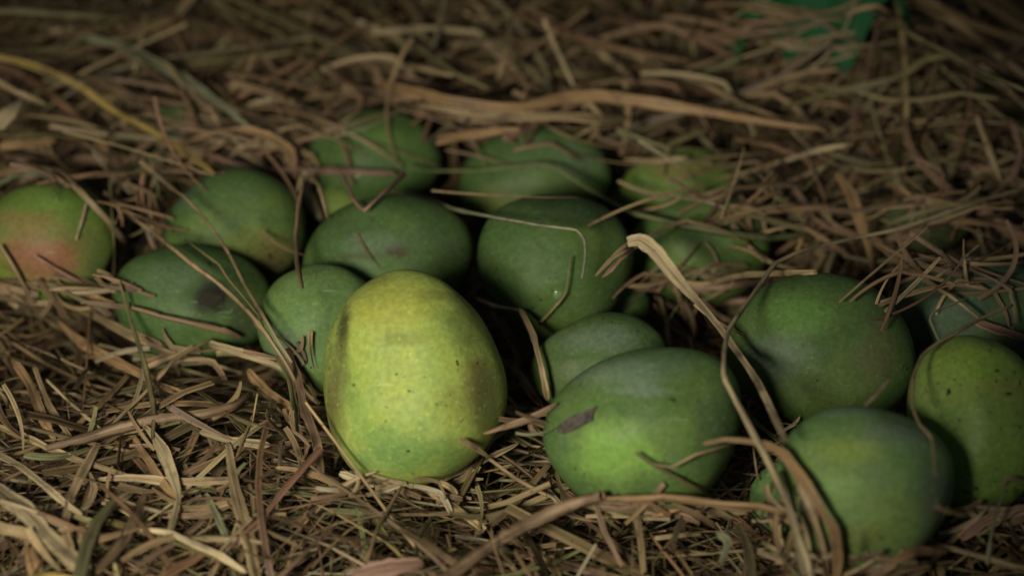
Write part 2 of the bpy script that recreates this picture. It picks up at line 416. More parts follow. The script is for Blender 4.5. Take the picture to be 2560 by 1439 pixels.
def random_pieces(N, box, Lr, Wr, zr, ang, K=6, tilt=.16, bend=6.0, kink=.25, dens=None):
    x0, x1, y0, y1 = box
    x = rng.uniform(x0, x1, N); y = rng.uniform(y0, y1, N)
    L = rng.uniform(0, 1, N) ** 1.7 * (Lr[1] - Lr[0]) + Lr[0]
    th = ang(N); ph = rng.normal(0, tilt, N)
    kap = rng.normal(0, bend, N); kp = rng.normal(0, bend * .5, N)
    kk = rng.integers(1, K - 1, N); ka = np.where(rng.random(N) < kink, rng.normal(0, .9, N), 0); kb = np.where(rng.random(N) < kink, rng.normal(0, .4, N), 0)
    s = np.linspace(-.5, .5, K)[None, :] * L[:, None]
    idx = np.arange(K)[None, :]
    TH = th[:, None] + kap[:, None] * s + ka[:, None] * (idx > kk[:, None]); PH = ph[:, None] + kp[:, None] * s + kb[:, None] * (idx > kk[:, None])
    D = np.stack([np.cos(TH) * np.cos(PH), np.sin(TH) * np.cos(PH), np.sin(PH)], -1)
    ds = (L / (K - 1))[:, None, None]
    S = np.cumsum(np.concatenate([np.zeros((N, 1, 3)), (D[:, :-1] + D[:, 1:]) / 2 * ds], 1), axis=1)
    S -= S.mean(1, keepdims=True)
    z = rng.uniform(zr[0], zr[1], N)
    S[..., 0] += x[:, None]; S[..., 1] += y[:, None]
    # follow the bed's relief
    S[..., 2] += z[:, None] + bed(S[..., 0], S[..., 1])
    w = (rng.random(N) ** 1.5 * (Wr[1] - Wr[0]) * (.45 + .75 * (L - Lr[0]) / (Lr[1] - Lr[0])) + Wr[0])
    tp = rng.random(N)[:, None]; u = np.linspace(0, 1, K)[None, :]
    prof = np.where(tp < .72, 1 - .15 * np.abs(2 * u - 1) ** 4, np.where(tp < .93, np.clip(1.15 - u * 1.05, .1, 1), np.clip(np.sin(np.pi * (u * .9 + .05)) * 1.1, .12, 1)))
    wid = w[:, None] * prof * .86
    roll = rng.normal(0, .5, N)[:, None] + rng.normal(0, .5, N)[:, None] * (u - .5)
    ci = rng.choice(len(PAL), N, p=PALW); tint = PAL[ci] * np.array([.97, .98, .94]) * (.40 + .72 * rng.random((N, 1)) ** .8) * rng.normal(1, .05, (N, 3))
    ok = ~inside_any(S, 1.02).any(1)
    q0 = at(2015, 60, .04); ok &= ~((np.abs(x - q0.x) < .046) & (np.abs(y - q0.y) < .055) & (z > -.004))
    for ex, ey, er in ((2180, 172, .030), (1960, 175, .022), (462, 330, .024)):
        q1 = at(ex, ey, .03); ok &= ~(((x - q1.x) ** 2 + (y - q1.y + .01) ** 2 < er * er) & (z > -.008))
    if dens is not None: ok &= rng.random(N) < dens(x, y)
    return S[ok], wid[ok], np.broadcast_to(roll, wid.shape)[ok], np.clip(tint[ok], .01, 1), L[ok]

def emit(name, pieces, closed, label=None, cat=None, group=None, kind='stuff'):
    S, wid, roll, tint, L = pieces
    sd, nm = frames(S, roll)
    me = spines_to_mesh(name, S, sd, nm, wid, TPROF if closed else VPROF, closed, tint)
    o = link(name, me, STRAW); tag(o, label, cat, group, kind); return o

ANY = lambda n: rng.uniform(0, 2 * np.pi, n)
def ALONG(mu, sg, frac=.25):
    def f(n):
        a = rng.normal(mu, sg, n); r = rng.random(n) < frac; a[r] = rng.uniform(0, np.pi, r.sum()); return a
    return f
inner = lambda x, y: np.where((np.abs(x) < .36) & (y > -.28) & (y < .62), 1.0, .35)
BOX = (-.62, .62, -.45, .95)
emit("straw_litter", random_pieces(26000, BOX, (.018, .100), (.0013, .0052), (-.032, .008), ANY, dens=inner), False,
     "deep litter of chopped brown straw under and around the mangoes", "straw")
emit("straw_stems", random_pieces(12000, BOX, (.03, .17), (.0008, .0024), (-.028, .010), ANY, K=6, bend=5, dens=inner), True,
     "mat of thin round straw stems running through the chopped litter", "straw")
back = lambda x, y: np.clip((y - .02) / .10, 0, 1) * inner(x, y)
emit("long_straw", random_pieces(8500, BOX, (.07, .28), (.0012, .0050), (-.02, .024), ALONG(-.18, .42, .3), K=10, tilt=.10, bend=4, dens=back), False,
     "thick layer of long dull straw strands behind the mangoes", "straw")
front = lambda x, y: np.clip((.06 - y) / .06, 0, 1) * inner(x, y)
emit("straw_chaff", random_pieces(6000, (-.45, .45, -.35, .15), (.005, .026), (.0008, .0036), (-.015, .009), ANY, K=4, tilt=.3, dens=front), False,
     "small broken straw chips and chaff strewn over the foreground", "straw chaff")
emit("straw_fibres", random_pieces(6000, BOX, (.012, .06), (.00025, .0007), (-.01, .016), ANY, K=7, tilt=.35, bend=22, dens=inner), True,
     "hair-thin curled straw fibres caught in the litter", "straw fibres")

# a second tier: the larger loose pieces lying on top, each its own object
def region(px, py):
    v = "at bottom" if py > 1080 else "low" if py > 720 else "halfway up" if py > 330 else "at top"
    h = "the far left" if px < 420 else "the left half" if px < 850 else "the middle" if px < 1500 else "the right half" if px < 2150 else "the far right"
    return v, h
def project(p):
    d = Vector(p) - cam_pos; f = d.dot(FWD); return W0 / 2 + FPX * d.dot(RIGHT) / f, H0 / 2 - FPX * d.dot(UP) / f
def cname(c):
    r, g, b = c
    if g > r * .86: return "greenish"
    l = (r + g + b) / 3
    return "pale" if l > .20 else "tan" if l > .15 else "brown" if l > .10 else "dark brown"
TIER = []
def tier(n, box, Lr, Wr, zr, ang, K, dens, closed):
    S, wid, roll, tint, L = random_pieces(n, box, Lr, Wr, zr, ang, K=K, dens=dens, tilt=.10, bend=5, kink=.35)
    sd, nm = frames(S, roll); cnt = 0
    for i in range(len(S)):
        px, py = project(S[i, K // 2])
        if not (10 < px < 2550 and 10 < py < 1430) or (1820 < px < 2230 and py < 190): continue
        me = spines_to_mesh("straw", S[i:i+1], sd[i:i+1], nm[i:i+1], wid[i:i+1], TPROF if closed else VPROF, closed, tint[i:i+1])
        v, h = region(px, py); cn = cname(tint[i]); ln = "short" if L[i] < .045 else "medium" if L[i] < .09 else "long"
        a0 = project(S[i, 0]); a1 = project(S[i, -1]); dx, dy = a1[0] - a0[0], a1[1] - a0[1]
        if dx < 0: dx, dy = -dx, -dy
        an = math.degrees(math.atan2(dy, dx + 1e-9))
        dr = "lying level" if abs(an) < 15 else "standing upright" if abs(an) > 70 else "falling rightward" if an > 0 else "rising rightward"
        lab = "%s %s straw %s, %s in %s" % (ln, cn, dr, v, h)
        o = link("straw", me, STRAW); TIER.append((lab, px, py, o)); cnt += 1
    return cnt
n1 = tier(340, (-.34, .34, -.27, .02), (.04, .13), (.0022, .0062), (.008, .015), ANY, 7, front, False)
n2 = tier(240, (-.36, .36, .14, .37), (.12, .30), (.0024, .0062), (.020, .032), ALONG(-.2, .35, .2), 10, None, False)
byl = {}
for t_ in TIER: byl.setdefault(t_[0], []).append(t_)
for lab, g in byl.items():
    g.sort(key=lambda q: q[1]); n = len(g)
    NW = {2: ("left one of two", "right one of two"), 3: ("leftmost of three", "middle of three", "rightmost of three"),
          5: ("leftmost of five", "second from left of five", "middle of five", "fourth from left of five", "rightmost of five"),
          4: ("leftmost of four", "second from left of four", "third from left of four", "rightmost of four")}
    for k, q in enumerate(g):
        tag(q[3], lab + (", " + NW[n][k] if n in NW else ""), "straw", "loose straws lying on top of the litter" if n in (1, 2, 3, 4, 5) else lab)
print("tier", n1, n2)

COL = dict(tan=(.37, .285, .16), pale=(.45, .375, .225), brown=(.25, .175, .105), orange=(.38, .25, .125), yellow=(.46, .35, .10),
           olive=(.19, .175, .08), green=(.16, .20, .085), greyg=(.25, .27, .16), pink=(.33, .205, .15), dark=(.11, .075, .05), rust=(.24, .155, .10))
COL = {k_: tuple(np.array(v_) * (.91, .87, .77)) for k_, v_ in COL.items()}
def resample(pts, widths, step=14.0):
    P = np.array(pts, float); n = len(P)
    seg = np.linalg.norm(np.diff(P, axis=0), axis=1); cum = np.concatenate([[0], np.cumsum(seg)]); tot = cum[-1]
    K = max(6, min(60, int(tot / step) + 1)); s = np.linspace(0, tot, K)
    wv = np.interp(s, cum, widths)
    # catmull-rom with mild smoothing
    out = []
    for q in s:
        i = min(max(np.searchsorted(cum, q, 'right') - 1, 0), n - 2); u = (q - cum[i]) / (seg[i] + 1e-9)
        p0 = P[max(i - 1, 0)]; p1 = P[i]; p2 = P[i + 1]; p3 = P[min(i + 2, n - 1)]
        m1 = (p2 - p0) / 2 * .5; m2 = (p3 - p1) / 2 * .5
        out.append((2*u**3-3*u**2+1)*p1 + (u**3-2*u**2+u)*m1 + (-2*u**3+3*u**2)*p2 + (u**3-u**2)*m2)
    return np.array(out), wv
def stalk(kind, pts, w, col, label, lift=0.0, ends=(0, 0), parent=None, roll=None, name=None, taper=True, cat="straw"):
    """kind 'b' blade or 't' round stem; w px width or list per point"""
    ws = [w] * len(pts) if isinstance(w, (int, float)) else list(w)
    Q, wv = resample(pts, ws); K = len(Q)
    jt = rng.normal(0, .10, (K, 2)); jt = np.cumsum(jt - jt.mean(0), 0); Q = Q + jt * np.minimum(wv, 16)[:, None] * .35
    th = np.array([t_hit(q[0], q[1]) for q in Q]); m = th.mean() / FPX
    clr = wv * m * (.5 if kind == 't' else .25) + .0012 + lift + .030 * np.clip((420 - Q[:, 1]) / 150, 0, 1)
    lim = th - clr
    t = lim.copy(); t[0] -= ends[0]; t[-1] -= ends[1]
    t = np.minimum(t, t.min() + np.linalg.norm(Q[-1] - Q[0]) * m * 1.3)
    if ends[0] or ends[1]: t = np.minimum(t, np.linspace(t[0], t[-1], K)) if (ends[0] and ends[1]) else t
    for _ in range(160):
        t2 = t.copy(); t2[1:-1] = (t[:-2] + t[2:]) / 2; t = np.minimum(t2, lim)
    S = np.array([cam_pos + ray(q[0], q[1]) * float(tt) for q, tt in zip(Q, t)])
    # stiffness wobble
    ph = rng.random() * 6
    T = np.gradient(S, axis=0); T /= np.linalg.norm(T, axis=1, keepdims=True) + 1e-12
    vw = np.array(cam_pos) - S; vw /= np.linalg.norm(vw, axis=1, keepdims=True)
    sd = np.cross(T, vw); sd /= np.linalg.norm(sd, axis=1, keepdims=True); nm = np.cross(sd, T)
    rl = rng.normal(0, .35) if roll is None else roll
    rr = rl + np.linspace(-.5, .5, K) * rng.normal(0, .7)
    c, s = np.cos(rr)[:, None], np.sin(rr)[:, None]
    sd, nm = sd * c + nm * s, nm * c - sd * s
    wid = wv * (np.linalg.norm(S - np.array(cam_pos), axis=1) / FPX)
    u = np.linspace(0, 1, K)
    wid = wid * (1 + .10 * np.sin(u * 9 + ph) + .06 * np.sin(u * 23 + ph * 2) + rng.normal(0, .05, K))
    if kind == 'b':
        wid = wid / np.maximum(np.abs(np.cos(rr)), .6)
        if taper: wid[0] *= .5; wid[-1] *= .35; wid[-2] *= .8
    else:
        kn = rng.integers(2, max(3, K - 2)); wid[kn] *= 1.35     # a joint of the stem
    tn = np.array(COL[col])[None, :] * (1 + .10 * np.sin(u * 7 + ph)[:, None] + rng.normal(0, .03, (K, 1)))
    me = spines_to_mesh("straw", S[None], sd[None], nm[None], wid[None], TPROF if kind == 't' else VPROF, kind == 't', np.clip(tn, 0.01, 1)[None])
    o = link(name or "straw", me, STRAW, parent)
    if parent is None: tag(o, label, cat)
    return o

T_ = [
 # ---- upper left
 ('b', [(-40,135),(60,160),(150,190),(215,225),(300,285),(420,355),(480,395),(538,436)], [16,15,14,14,15,15,13,9], 'yellow', "bright yellow straw blade slanting down across the upper left of the picture", .012),
 ('b', [(195,88),(300,115),(360,145),(460,200),(530,245),(600,300),(650,345)], [14,22,24,24,20,14,8], 'greyg', "wide grey-green grass blade slanting down right in the upper left", .010),
 ('t', [(374,-30),(368,20),(355,85),(337,178)], [9,11,12,9], 'pale', "pale thin stalk hanging down from the top edge at the upper left", .03),
 ('t', [(337,178),(300,225),(285,280),(272,340),(275,420),(280,520),(287,640),(282,710)], [8,10,13,9,8,7,6,5], 'olive', "thin dull stem running straight down beside the blushed mango at the left", .02),
 ('b', [(455,360),(540,330),(610,325),(670,345),(725,380),(735,430),(748,465)], [10,14,18,26,24,16,14], 'orange', "arched tan leaf just left of the round back left mango", .012),
 ('b', [(752,466),(775,505),(802,548)], [22,24,24], 'pale', "stubby pale cut blade hanging at the left shoulder of the scarred mango", .012),
 ('t', [(755,440),(795,460),(808,500),(818,545)], [8,9,9,7], 'tan', "short bent straw stem just right of the stubby pale cut blade", .010),
 ('t', [(300,390),(380,420),(450,425),(500,395),(560,355)], [9,12,12,12,9], 'orange', "orange-tan stem curling up under the tip of the bright yellow blade", .010),
 ('t', [(520,385),(600,415),(700,425),(830,428),(985,434)], [14,16,17,17,13], 'pink', "thick brownish pink stem lying level across the round back left mango", .008),
 ('b', [(-30,28),(120,33),(250,42),(345,52)], [12,13,13,9], 'olive', "olive straw blade lying level along the top left corner"),
 ('b', [(385,55),(480,70),(570,100),(620,140),(700,210),(768,278)], [16,18,16,14,13,10], 'tan', "tan blade bending down right from near the top, left of the centre"),
 ('b', [(-30,440),(60,422),(130,425),(170,445),(220,500),(275,560),(315,610)], [14,18,18,15,15,13,9], 'tan', "tan blade arched over the top of the red blushed mango", .006),
 ('b', [(-20,470),(30,440),(100,436),(180,462),(215,500)], [8,12,10,10,7], 'greyg', "greenish blade hugging the top of the red blushed mango beneath the tan one", .003),
 ('t', [(215,510),(205,550),(190,600)], [8,7,5], 'pale', "tiny pale stem lying down the right face of the blushed mango", .002),
 ('b', [(-30,128),(80,130),(160,118),(230,80),(300,48)], [10,13,13,12,8], 'olive', "yellowish green blade curving up right in the top left corner"),
 ('b', [(-20,200),(60,240),(115,262)], [16,15,10], 'tan', "short tan blade at the left edge, above the curled pale leaf"),
 ('b', [(-15,318),(20,285),(52,248)], [34,34,14], 'pale', "wide pale curled leaf at the left edge, below the bright yellow blade"),
 ('b', [(0,365),(70,360),(140,350)], [18,20,12], 'orange', "orange blade lying level at the left edge above the blushed mango"),
 ('t', [(270,488),(340,550),(383,580),(457,640),(547,709),(617,775),(658,824),(690,870),(720,915),(745,965)], [8,9,10,12,13,14,15,14,12,9], 'tan', "longest tan stalk, leaning across the mango with the black stem end", .022),
 ('t', [(420,468),(460,490),(505,540),(540,585),(580,650),(610,710),(650,775),(690,845),(730,905)], [5,6,8,9,9,8,8,8,7], 'tan', "thin knobbly stalk just above and right of the longest tan stalk", .024),
 ('t', [(462,598),(520,640),(548,660),(570,695),(620,755),(655,800)], [5,6,8,8,7,5], 'olive', "short side twig between the two leaning stalks at the left", .018),
 ('t', [(330,768),(400,788),(480,806),(560,824),(598,842)], [10,13,15,16,12], 'brown', "brown stem lying level just below the black stem end", .006),
 ('b', [(522,858),(600,882),(680,910),(742,938)], [18,19,18,12], 'pale', "pale yellow cut blade pointing down right toward the big mango", .006),
 ('t', [(392,430),(375,490),(378,560),(385,590)], [8,11,10,6], 'tan', "upright short stem in the gap between the blushed and the brown-sided mango", .006),
 ('t', [(200,455),(260,495),(330,545),(375,575)], [7,8,8,6], 'olive', "olive stem leading into the top of the longest tan stalk"),
 ('t', [(520,250),(540,300),(560,335)], [7,8,6], 'tan', "short tan stem dropping onto the arched tan leaf"),
 ('t', [(760,440),(745,520),(738,600),(745,680),(755,720)], [6,10,12,10,6], 'brown', "dim brown blade standing in the dark gap left of the scarred mango", .000),
 # ---- upper middle
 ('t', [(975,476),(1010,486),(1060,492),(1130,520),(1250,545),(1350,562),(1438,574),(1460,600),(1462,650),(1455,695)], [8,11,8,9,9,9,9,9,8,7], 'greyg', "thin pale stalk with a sharp kink, above the mango with the glint bead", .022),
 ('t', [(845,418),(865,460),(885,500),(910,526),(940,500),(975,470),(1008,436)], [6,8,9,10,11,14,16], 'pink', "V shaped pinkish straw lying on top of the scarred mango", .010),
 ('t', [(1020,418),(1080,428),(1200,426),(1340,410),(1385,420),(1450,460),(1540,510),(1580,530),(1700,560),(1800,580),(1920,592),(2015,586)], [8,7,6,7,9,11,13,13,17,20,18,10], 'green', "long green stem bowing over the back centre mango toward the right", .010),
 ('b', [(935,208),(1050,235),(1150,258),(1300,268),(1400,250),(1500,240),(1600,252),(1700,268),(1830,290),(1960,312),(2060,325)], [16,34,30,22,28,32,26,24,20,16,8], 'orange', "widest orange-tan blade lying level behind the two back mangoes", .020),
 ('b', [(1040,262),(1200,285),(1350,290),(1500,297),(1570,290)], [10,18,22,26,14], 'tan', "tan blade directly below the widest orange-tan one", .012),
 ('b', [(1090,352),(1150,342),(1250,328),(1300,322)], [22,24,16,9], 'orange', "short orange blade between the two back mangoes", .010),
 ('b', [(1282,42),(1270,110),(1244,205)], [13,16,12], 'tan', "upright blurred tan blade standing near the top centre", .02),
 ('t', [(865,-20),(960,50),(1020,105),(1100,155),(1150,190),(1220,222)], [11,13,14,14,13,10], 'olive', "dull stem slanting down right from the top edge, left of the centre"),
 ('b', [(850,122),(940,145),(1030,165),(1135,190)], [12,15,14,9], 'tan', "tan blade just below the dull slanting stem at the top"),
 ('t', [(1180,-20),(1250,20),(1360,60),(1480,95),(1560,130),(1660,172),(1760,212),(1870,265),(1970,305)], [11,12,13,13,13,13,13,14,11], 'tan', "long tan stem slanting down right from the top centre", .008),
 ('b', [(1435,118),(1490,124),(1540,160),(1600,210),(1660,245)], [9,14,14,13,9], 'tan', "bent tan blade just below the long slanting stem at the top"),
 ('b', [(1560,400),(1640,402),(1720,392)], [9,13,9], 'tan', "short level blade on top of the small olive mango"),
 ('b', [(700,90),(790,110),(860,85),(910,50)], [12,16,15,9], 'olive', "olive blade dipping in a shallow curve near the top, left of the centre"),
 ('b', [(770,240),(900,236),(960,250)], [10,16,10], 'brown', "brown blade lying level just above the round back left mango"),
 # ---- right upper
 ('t', [(2560,470),(2450,505),(2370,530),(2250,572),(2130,597),(2020,622),(1940,656),(1893,722),(1850,780),(1820,828),(1811,880),(1812,945),(1858,1035),(1908,1130),(1950,1222),(1985,1295),(2020,1400),(2030,1460)], [7,9,10,10,11,11,12,12,12,13,12,13,14,15,16,18,20,20], 'pale', "longest right-hand stalk, bending down from the right edge to the bottom", .018),
 ('t', [(2165,590),(2230,640),(2300,690),(2380,742),(2445,795)], [10,13,13,12,9], 'tan', "straight tan stalk slanting down right above the half buried bluish mango", .010),
 ('b', [(2248,285),(2285,385),(2360,465),(2435,518),(2500,560),(2600,625)], [9,16,20,28,32,30], 'rust', "widening reddish brown blade slanting down to the right edge", .010),
 ('b', [(2092,430),(2130,490),(2152,560),(2172,625),(2182,700)], [16,28,24,16,9], 'orange', "orange leaf narrowing as it hangs down above the large greyish mango", .012),
 ('b', [(2440,290),(2470,370),(2502,455)], [13,15,10], 'tan', "left arm of the V of blades near the right edge", .008),
 ('b', [(2530,310),(2552,380),(2532,440),(2500,462)], [13,13,13,9], 'pink', "right arm of the V of blades near the right edge", .008),
 ('b', [(1960,402),(2050,376),(2135,360)], [9,13,9], 'pale', "short pale blade pointing up right, right of the small olive mango", .008),
 ('b', [(1865,238),(1940,203),(2020,180),(2100,175)], [10,14,14,9], 'tan', "blurred tan blade below the very dark olive mango at the top", .012),
 ('b', [(1950,272),(2060,236),(2160,216),(2250,192),(2310,150),(2385,140),(2450,190),(2520,228)], [10,14,15,16,16,16,14,10], 'olive', "long olive blade humped over below the blurred olive mango at the top right", .012),
 ('t', [(2130,0),(2190,32),(2260,75),(2330,115),(2400,150),(2480,190),(2580,235)], [10,11,12,12,13,13,12], 'olive', "olive stem slanting down right through the top right corner", .016),
 ('b', [(2122,238),(2175,278)], [10,13], 'greyg', "tiny pale left stroke of a V at the upper right"),
 ('b', [(2268,236),(2195,282)], [11,12], 'pink', "tiny pinkish right stroke of a V at the upper right"),
 ('t', [(1760,505),(1820,490),(1880,460),(1960,445)], [7,10,11,8], 'brown', "brown stem crossing the right side of the green mango above the folded leaf"),
 ('t', [(1893,475),(1905,540),(1916,595)], [7,9,7], 'pink', "pinkish stub standing right of the mango crossed by green stems"),
 ('b', [(1735,325),(1800,390),(1860,440),(1905,462)], [10,13,12,9], 'olive', "olive blade slanting down right from behind the small olive mango", .006),
 ('b', [(1668,700),(1760,712),(1850,690),(1950,682),(2060,680)], [9,12,14,15,9], 'tan', "tan blade lying level just above the large greyish green mango", .008),
 ('b', [(1722,716),(1800,720),(1885,706),(1930,690)], [8,13,14,8], 'pink', "pinkish blade tucked below the tan one above the large greyish mango", .006),
 ('b', [(1568,712),(1600,720),(1655,724)], [9,13,11], 'pink', "short pinkish chip right of the tattered tip of the folded leaf", .004),
 ('t', [(1652,748),(1665,800),(1672,862)], [8,10,8], 'tan', "short upright stem in the gap above the broad front mango", .004),
 ('b', [(1700,740),(1730,800),(1735,850)], [8,14,8], 'brown', "brown blade standing in the litter left of the large greyish mango"),
 ('t', [(2020,525),(2010,580),(1990,640)], [8,9,7], 'orange', "orange stub standing in the straw heap at the right"),
 ('t', [(2110,640),(2200,655),(2330,650),(2440,640)], [7,9,9,6], 'greyg', "grey-green stem lying level above the half buried bluish mango"),
 # ---- folded leaf and neighbours
 ('t', [(2530,762),(2440,800),(2350,852),(2308,885),(2285,940),(2280,1010),(2300,1060),(2330,1095),(2337,1190)], [8,9,10,10,10,9,7,6,4], 'tan', "thin tendril curling around the left side of the bright lime mango", .008),
 ('b', [(2436,802),(2500,825),(2590,855)], [18,20,20], 'pink', "pinkish brown cut blade above the bright lime mango at the right edge", .006),
 ('t', [(2350,855),(2325,800),(2335,780),(2420,745)], [6,8,7,5], 'greyg', "wiry stem forming an elbow on the half buried bluish mango", .006),
 ('b', [(2158,1018),(2190,985),(2225,945)], [6,12,8], 'pale', "small pointed pale blade between the bottom right and lime mangoes"),
 ('b', [(1757,1108),(1810,1098),(1900,1110),(1958,1136),(2000,1190),(2050,1272),(2084,1322),(2094,1400),(2090,1450)], [9,12,14,24,26,22,26,30,16], 'orange', "orange-spotted blade arching down the left side of the bottom right mango", .010),
 ('t', [(1470,1248),(1560,1245),(1660,1240),(1780,1255),(1900,1265),(1965,1278)], [16,18,18,20,20,18], 'orange', "level orange-tan stick in front of the broad front mango", .008),
 ('t', [(1110,1450),(1200,1385),(1300,1320),(1415,1265),(1505,1238)], [36,36,34,34,28], 'brown', "thickest brown stalk rising diagonally from the bottom centre", .010),
 ('t', [(1590,1130),(1640,1165),(1700,1197),(1750,1225),(1790,1248)], [7,9,9,9,7], 'olive', "thin twig crossing the lower right of the broad front mango", .004),
 ('t', [(1625,1158),(1680,1166),(1740,1135),(1800,1118),(1865,1098)], [5,7,7,7,5], 'tan', "wavy root-like twig rising right from the broad front mango", .006),
 ('t', [(1895,1200),(1885,1130),(1880,1060)], [5,5,3], 'tan', "hair-thin twig standing between the two right front mangoes"),
 ('b', [(1900,1300),(1945,1180),(1965,1230),(1990,1320),(2010,1440)], [10,12,16,20,18], 'olive', "olive blade folded inside the bundle beside the bottom right mango", .006),
 ('b', [(1990,1180),(2010,1240),(2040,1320),(2060,1400),(2065,1450)], [14,18,18,16,14], 'tan', "inner tan blade of the bundle beside the bottom right mango", .004),
 ('t', [(1880,1302),(1960,1297)], [12,11], 'pale', "short pale stub at the lower left of the straw bundle"),
 ('t', [(1190,745),(1240,765),(1308,776)], [7,9,7], 'pale', "short pale stem at the right shoulder of the big yellow-green mango", .010),
 ('b', [(1300,772),(1335,845),(1352,910),(1368,1000)], [10,16,13,16], 'tan', "tan blade bending down between the big mango and the broad front one", .012),
 ('b', [(1228,775),(1262,830),(1292,885),(1290,920),(1325,980),(1352,1015)], [9,14,18,16,20,18], 'pink', "wavy pinkish blade hugging the right side of the big yellow-green mango", .010),
 ('t', [(1426,642),(1412,735),(1345,812)], [4,6,7], 'olive', "fine stem lying down the face of the mango with the glint bead", .004),
 # ---- foreground left
 ('b', [(145,805),(210,862),(280,900),(350,935),(400,965),(465,985)], [6,24,26,24,20,12], 'orange', "orange-tan pointed blade slanting down right below the black stem end", .006),
 ('t', [(520,850),(432,900),(372,970),(312,1030),(262,1080)], [7,10,12,11,9], 'tan', "thin stem slanting down left across the orange-tan pointed blade", .010),
 ('t', [(115,1118),(200,1096),(300,1066),(400,1045),(500,1034),(580,1015),(625,985)], [18,24,28,28,28,24,14], 'brown', "thick brown stem rising gently rightward across the left foreground", .008),
 ('t', [(300,705),(325,795),(350,870),(370,945),(385,1030),(382,1100)], [7,9,12,14,14,10], 'olive', "olive stem dropping straight down over the thick brown stem in the left foreground", .012),
 ('b', [(35,905),(75,965),(105,1040),(138,1100)], [18,24,24,18], 'orange', "wide orange blade slanting down to the left end of the thick brown stem"),
 ('b', [(85,915),(118,1000),(150,1055),(180,1098)], [10,15,15,12], 'tan', "narrow tan blade beside the wide orange one at the left"),
 ('t', [(118,950),(180,1010),(252,1072)], [8,9,8], 'pale', "thin pale stem slanting down right above the thick brown stem"),
 ('b', [(352,1055),(385,1090),(410,1132),(432,1190),(446,1240),(432,1300),(420,1345)], [8,20,30,26,16,18,10], 'pale', "pale folded leaf hanging below the middle of the thick brown stem", .008),
 ('b', [(332,1092),(370,1150),(408,1208),(440,1243)], [16,20,20,14], 'orange', "orange-brown blade just left of the pale folded leaf", .004),
 ('b', [(240,1198),(330,1194),(430,1204),(520,1203),(588,1200)], [10,17,20,22,16], 'tan', "level tan blade crossing behind the pale folded leaf"),
 ('b', [(568,1105),(580,1180),(595,1250),(618,1330),(640,1450)], [12,26,30,32,32], 'tan', "wide upright tan blade running to the bottom, left of the big mango", .006),
 ('b', [(-20,1058),(50,1085),(125,1120),(200,1150),(328,1192)], [12,15,16,16,12], 'tan', "long tan blade running down right from the left edge"),
 ('b', [(-20,1125),(50,1165),(100,1205),(160,1255),(205,1285)], [14,16,16,15,12], 'pale', "pale blade slanting down right from the left edge, below the long tan one", .006),
 ('b', [(-40,1200),(60,1275),(110,1330),(165,1380),(212,1425)], [40,44,42,40,20], 'pale', "broadest pale blade in the bottom left corner", .010),
 ('b', [(-40,1308),(70,1335),(130,1365),(195,1430)], [22,28,24,14], 'tan', "second broad tan blade below the broadest pale one in the bottom left corner", .006),
 ('b', [(246,1108),(210,1172),(176,1246),(152,1350)], [14,24,24,18], 'tan', "tan blade slanting down left from the thick brown stem"),
 ('b', [(70,1365),(82,1400),(98,1460)], [26,32,32], 'orange', "stubby orange blade standing at the bottom left corner"),
 ('b', [(224,1180),(234,1220),(222,1258),(192,1282)], [8,16,15,9], 'tan', "small curled tan leaf left of the pale folded leaf"),
 ('b', [(348,1322),(420,1330),(480,1355),(550,1385),(615,1430)], [8,16,18,17,12], 'pale', "pale grey blade slanting down right at the bottom, left of the centre", .006),
 ('b', [(514,1232),(540,1282),(564,1340),(576,1395)], [14,17,15,10], 'greyg', "pale green stub near the bottom left, right of the pale folded leaf", .004),
 ('b', [(165,1372),(230,1312),(282,1262),(335,1228)], [16,22,20,12], 'tan', "tan blade rising right from the broadest pale one in the corner"),
 ('b', [(240,1430),(310,1350),(342,1282),(368,1225)], [22,28,26,14], 'brown', "brown leaf rising from the bottom edge left of the pale grey blade"),
 ('b', [(-20,740),(60,755),(150,760),(185,778)], [12,14,14,10], 'tan', "tan blade lying level at the left edge below the blushed mango", .004),
 ('b', [(140,715),(225,742),(302,768)], [22,24,14], 'orange', "frayed orange bundle of fibres below the blushed mango", .004),
 ('b', [(178,765),(260,802),(340,842),(405,862)], [12,22,24,14], 'tan', "tan blade slanting down right under the frayed orange fibres", .004),
 ('b', [(395,850),(432,898),(448,940)], [8,12,10], 'brown', "short brown blade bending down below the black stem end"),
 ('t', [(0,612),(40,680),(85,755)], [9,12,10], 'tan', "tan stem leaning on the lower left of the blushed mango", .006),
 ('t', [(85,640),(160,685),(235,722)], [6,9,8], 'pink', "thin pink stem lying on the lower right of the blushed mango", .005),
 ('b', [(618,925),(665,975),(735,1025)], [14,26,18], 'orange', "orange blade pointing at the left flank of the big mango"),
 ('b', [(715,870),(742,940),(760,1020),(788,1100),(805,1190)], [14,22,24,22,16], 'brown', "brown blade running down along the left flank of the big mango", .002),
 ('b', [(690,890),(725,950),(738,1020),(745,1090)], [10,16,16,10], 'olive', "olive blade beside the brown one at the left flank of the big mango", .002),
 ('b', [(500,1078),(580,1100),(675,1112)], [12,22,18], 'pale', "pale orange blade lying level right of the thick brown stem"),
 ('b', [(690,1168),(760,1178),(850,1212)], [6,15,16], 'orange', "frayed orange blade pointing at the foot of the big mango"),
 ('b', [(848,1182),(895,1200),(935,1216)], [18,18,9], 'pale', "small pale chip at the foot of the big yellow-green mango", .004),
 ('t', [(1225,1148),(1290,1196),(1368,1238)], [10,12,10], 'tan', "tan stem lying in front of the gap between the two biggest mangoes", .006),
 ('b', [(1150,1096),(1188,1118),(1222,1142)], [13,15,10], 'tan', "short tan blade leaning on the right foot of the big mango", .004),
 ('b', [(1208,1082),(1270,1062),(1335,1040),(1392,1008)], [9,14,18,12], 'brown', "brown blade rising right between the big mango and the broad front one", .004),
